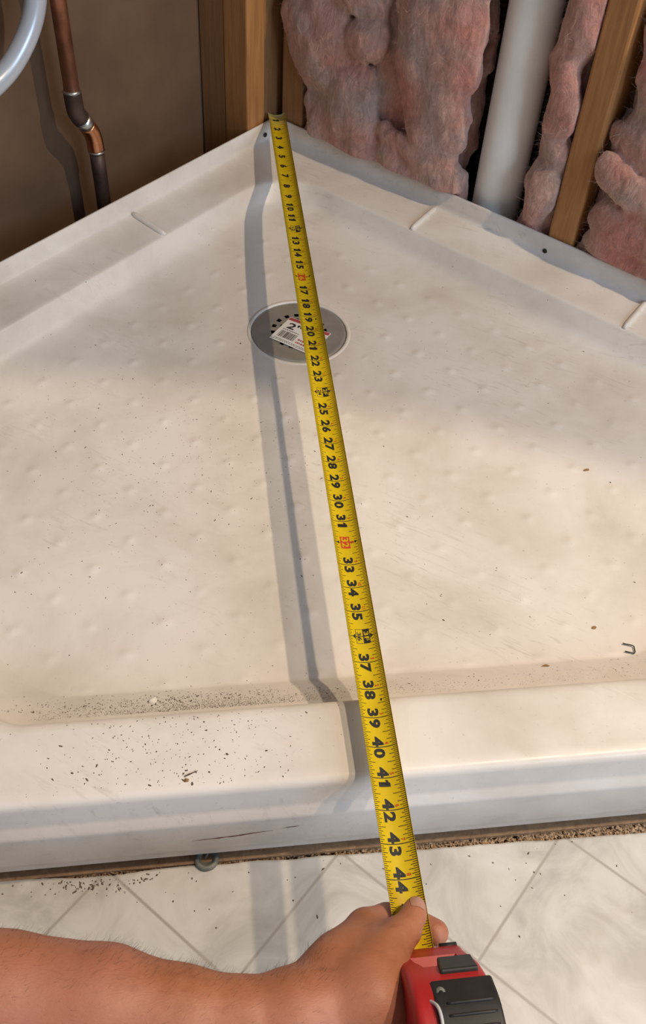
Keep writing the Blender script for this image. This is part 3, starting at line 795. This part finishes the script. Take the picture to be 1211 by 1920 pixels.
batt('insulation_batt', [(3.0, .0, 8.6, 2.3, .95, 3.6, .25), (4.2, -.2, 4.4, 1.9, .75, 2.6, -.1), (6.1, .1, 9.05, 1.4, .75, 1.3, .3), (5.5, .1, 5.2, 1.75, .85, 2.6, .1), (3.35, .1, 3.4, .75, .6, 1.1, 0),
                          (5.2, .15, 11.6, 2.2, .85, 1.6, 0), (5.9, .0, 2.2, 1.9, .8, 2.2, 0), (6.7, -1.95, 6, 5.5, 1.75, 12, 0), (4.0, -.3, 1.6, 2.4, .9, 2.6, 0), (9.3, -.35, 1.5, 4.2, .95, 3.4, 0),
                          (10.2, .05, 10.6, 2.55, .95, 4.6, 0), (10.7, .0, 6.6, 2.1, .85, 2.9, 0), (9.6, .2, 4.3, 2.2, .55, .75, -.35), (11.2, .0, 3.6, 1.5, .6, 1.5, 0), (8.5, .1, 3.4, .9, .6, 1.4, .2), (10, .05, 16, 3, 1, 3, 0), (4, .05, 16, 3.2, 1, 3.2, 0)],
     (-.6, -3.6, -1.3), (13.6, 1.5, 17.5), 'wide lumpy pink insulation batt filling the bay from the corner to the white pipe', 11, clip=cl1b)
cl2 = lambda T, Nn, Z: np.maximum(np.maximum(T - 17.98, -3.5 - Nn), np.maximum(1.36 - np.hypot(T - 14.02, Nn + 1.75), np.where((Nn > -.06) & (Z < 2.95), .1, -9)))
batt('insulation_batt', [(17.2, -.4, 13.6, .95, .9, 3.6, -.05), (17.0, -.2, 10.6, .75, .6, 1.5, .3), (17.15, -.5, 8.8, .85, .8, 1.4, 0), (17.25, -.6, 6.9, .85, .8, 1.3, .1), (16.95, -.45, 4.9, 1.0, .85, 1.9, 0), (16.9, -.8, 3.3, .9, .7, 1.4, 0), (16.9, -1.9, 6, 1.0, 1.2, 9, 0), (16.9, -.9, 1.5, 1.0, .9, 3, 0)],
     (15.0, -3.5, -1.3), (18.4, .9, 17.5), 'narrow strip of pink insulation squeezed between white pipe and bare stud', 23, h=.07, fibres=1400, clip=cl2)
cl3 = lambda T, Nn, Z: np.maximum(-3.5 - Nn, np.maximum(np.where(Nn < .06, 19.5 - T, -9), np.where((Nn > -.06) & (Z < 2.92) & ((T < 23.9) | (Nn < .32)), .1, -9)))
batt('insulation_batt', [(22.2, -.9, 13, 2.5, 1.1, 5.2, 0), (22, -.75, 8.6, 2.4, .9, 2.2, 0), (20.9, .15, 7.0, 1.45, .45, .75, -.3), (22.3, .2, 6.6, 1.5, .6, .9, -.2), (21.9, -.35, 4.8, 2.2, .9, 1.6, 0), (21.2, -.4, 3.3, 1.6, .7, 1.0, 0), (24.35, .2, 3.9, .7, .5, 1.3, .2), (23.9, -.2, 5, 1.6, .8, 2.4, 0), (24, -1.6, 6, 4.5, 1.5, 11, 0), (22.6, -.5, 1.8, 3.4, .95, 2.6, 0)],
     (19.0, -3.6, -1.3), (27.2, 1.3, 17.5), 'fluffy pink insulation spilling out right of the bare stud', 37, fibres=3000, clip=cl3)

# ------------------------------------------------------------------ gap debris and small things
strip = bm_obj('wood_strip', box_bm((0, -40.9, -2.68), (44, .36, .24), .02), M_STRIP); tag(strip, 'thin dark wooden strip lying under the front of the shower base', 'wood strip')
def flakes(n, pos, size, mat, name, parent=None):
    V, F = [], []
    for _ in range(n):
        r = pos()
        if r is None: continue
        p_, nn = r; sx = size() ; u = nn.orthogonal().normalized(); a = random.uniform(0, 6.28)
        q = nn.cross(u); u2 = u * math.cos(a) + q * math.sin(a); v2 = nn.cross(u2)
        el = random.choice((1, 1.3, 2.2)); k = len(V); m_ = random.randint(4, 6)
        for i in range(m_):
            th = 6.283 * i / m_; rr = sx * random.uniform(.6, 1.1)
            V.append(p_ + u2 * (rr * el * math.cos(th)) + v2 * (rr * math.sin(th)) + nn * .002)
        V.append(p_ + nn * sx * random.uniform(.35, .7))
        for i in range(m_): F.append((k + i, k + (i + 1) % m_, k + m_))
    return mesh(name, V, F, mat, parent)
def gap_pos():
    x = random.uniform(-14, 14); y = random.uniform(-41.5, -41.0)
    return Vector((x, y, -2.80 + random.random() * .1 + .05 * noise.noise((x, y, 0)))), Vector((random.uniform(-.6, .6), random.uniform(-.6, .6), 1)).normalized()
g = flakes(5200, gap_pos, lambda: random.uniform(.015, .07), M_DUST, 'sawdust'); tag(g, 'brown sawdust and crumbs filling the gap before the vinyl', 'debris', kind='stuff')
def on_tray(x, y):
    z, nn = tz(x, y); return Vector((x, y, z)), nn
def grit_pos():
    r = random.random()
    if r < .36:    # strip behind the threshold, thickest on the left of the middle
        x = random.gauss(-6.5, 3.0) if random.random() < .7 else random.uniform(-11.5, 10.5)
        y = -37.0 + abs(random.gauss(0, .28))
        if random.random() < .25: y += .3
    elif r < .52:  # threshold top left
        x = random.gauss(-6.3, 2.0); y = random.uniform(-40.7, -38.3)
        if x < -12: return None
    elif r < .78:  # floor, left of the tape
        x = random.gauss(-5.5, 3.4); y = random.gauss(-25.5, 3.8)
    else:          # everywhere
        x = random.uniform(-13, 15); y = random.uniform(-37, -7)
    if abs(x) > -y - 1 or y < -40.8 or y > -4: return None
    return on_tray(x, y)
def grit_size():
    s_ = random.random(); return .010 + .012 * random.random() + (.022 * random.random() if s_ > .88 else 0)
g = flakes(1900, grit_pos, grit_size, M_GRIT, 'grit'); tag(g, 'dark grit and dirt specks scattered over the white shower base', 'dirt', kind='stuff')
def dust_pos():
    x = random.gauss(-5.5, 2.6) if random.random() < .8 else random.uniform(-11.5, 10.5)
    if abs(x) > 11: return None
    return on_tray(x, -37.32 + abs(random.gauss(0, .24)))
g = flakes(3600, dust_pos, lambda: random.uniform(.005, .014), M_GRIT, 'fine_dust'); tag(g, 'band of fine dark dust along the back of the threshold', 'dust', kind='stuff')
def vin_pos():
    x = random.gauss(-9.2, 1.1) if random.random() < .6 else random.uniform(-12, 11); y = vinyl_edge(x) - .12 - abs(random.gauss(0, .25 if x < -7 else 1.2))
    return Vector((x, y, ZV)), Vector((0, 0, 1))
g = flakes(160, vin_pos, lambda: random.uniform(.012, .04), M_GRIT, 'floor_grit'); tag(g, 'dark specks of dirt on the vinyl near its cut edge', 'dirt', kind='stuff')

def chip(name, x, y, sx, sy, sz, mat, label, cat, rot=0, zz=None, seed=1):
    z, nn = tz(x, y) if zz is None else (zz, Vector((0, 0, 1)))
    bm = bmesh.new(); bmesh.ops.create_icosphere(bm, subdivisions=2, radius=1)
    for v in bm.verts:
        f = 1 + .45 * noise.noise(v.co * 1.4 + Vector((seed * 7.3, 0, 0)))
        v.co = Vector((v.co.x * sx * f, v.co.y * sy * f, max(-.3, v.co.z) * sz * f))
    bmesh.ops.rotate(bm, verts=bm.verts, matrix=Matrix.Rotation(rot, 3, 'Z')); bmesh.ops.translate(bm, verts=bm.verts, vec=(x, y, z + sz * .25))
    o = bm_obj(name, bm, mat); tag(o, label, cat); return o
chip('wood_chip', 9.1, -34.7, .10, .07, .05, M_CRUMB, 'brown chip on the shower floor above the staple', 'chip', .3, seed=2)
chip('wood_chip', 11.3, -26.6, .15, .06, .05, M_CRUMB, 'orange-brown chip on the shower floor near the right side', 'chip', .2, seed=3)
chip('wood_chip', 6.75, -36.3, .17, .05, .05, M_CRUMB, 'long tan chip beside the threshold right of the tape', 'chip', 0, seed=4)
chip('wood_chip', -5.15, -41.05, .14, .1, .1, M_DUST, 'pale wood crumb beside the grey ring in the gap', 'chip', .4, -2.8, 6)
chip('paper_scrap', -7.1, -36.75, .15, .11, .12, M_PAPER, 'crumpled white paper scrap in the dirt along the threshold', 'scrap', .6, seed=8)
chip('wood_chip', -5.95, -40.52, .07, .06, .04, M_CRUMB, 'small tan crumb on the threshold below the splinter', 'chip', 0, seed=9)
sp = tube('splinter', [(-6.02, -40.4, 2.425), (-5.9, -40.36, 2.44), (-5.62, -40.25, 2.43)], [.012, .025, .008], M_GRIT, None, 8); tag(sp, 'thin dark wood splinter lying on the threshold', 'splinter')
stp_ = tube('staple', [(9.93, -35.52, .30), (10.26, -35.64, .31), (10.30, -35.68, .31), (10.26, -35.93, .31), (10.22, -35.98, .31), (9.90, -35.86, .30)], .022, M_SCREW, None, 8); tag(stp_, 'bent dark wire staple on the shower floor at the right', 'staple')
# grey ring poking out from under the base
gr = empty('metal_ring', (-5.57, -40.98, ZV)); tag(gr, 'weathered grey metal ring half hidden under the front edge', 'ring')
lathe('rim', [(.22, -2.52), (.24, -2.44), (.31, -2.40), (.38, -2.42), (.41, -2.5), (.40, -2.58), (.22, -2.58), (.22, -2.52)], (-5.57, -40.98), M_GREY, gr, 40)
lathe('cup', [(.24, -2.5), (.18, -2.56), (.02, -2.57)], (-5.57, -40.98), M_GREY, gr, 40)
tube('bolt_stub', [(-5.62, -40.95, -2.56), (-5.52, -40.82, -2.38)], [.06, .045], M_GREY, gr, 10)
# rusty scrape on the front face
def front_y(x, z):
    h = BV.ray_cast(Vector((x, -46, z)) * I, Vector((0, 1, 0))); return h[0].y / I if h[0] else -41.1
def scrape(pts, wd, label):
    V, F = [], []
    P_ = catmull(pts, 8)
    for i, (x, z) in enumerate(P_):
        w_ = wd * math.sin(math.pi * (i + .4) / (len(P_) + .2)) * (.7 + .5 * noise.noise((x * 4, 2, 2)))
        y = front_y(x, z) - .006
        V += [(x, y, z + w_), (x, y - .004, z), (x, y, z - w_)]
    for i in range(len(P_) - 1):
        for k in (0, 1): F.append((3 * i + k, 3 * i + k + 1, 3 * i + 4 + k, 3 * i + 3 + k))
    return mesh('rust_mark', V, F, M_RUST, tray)
scrape([(-5.95, -.62), (-5.3, -.58), (-4.6, -.52), (-4.0, -.40), (-3.4, -.33)], .055, '')
scrape([(-3.1, -.20), (-2.8, -.15), (-2.55, -.13)], .035, '')
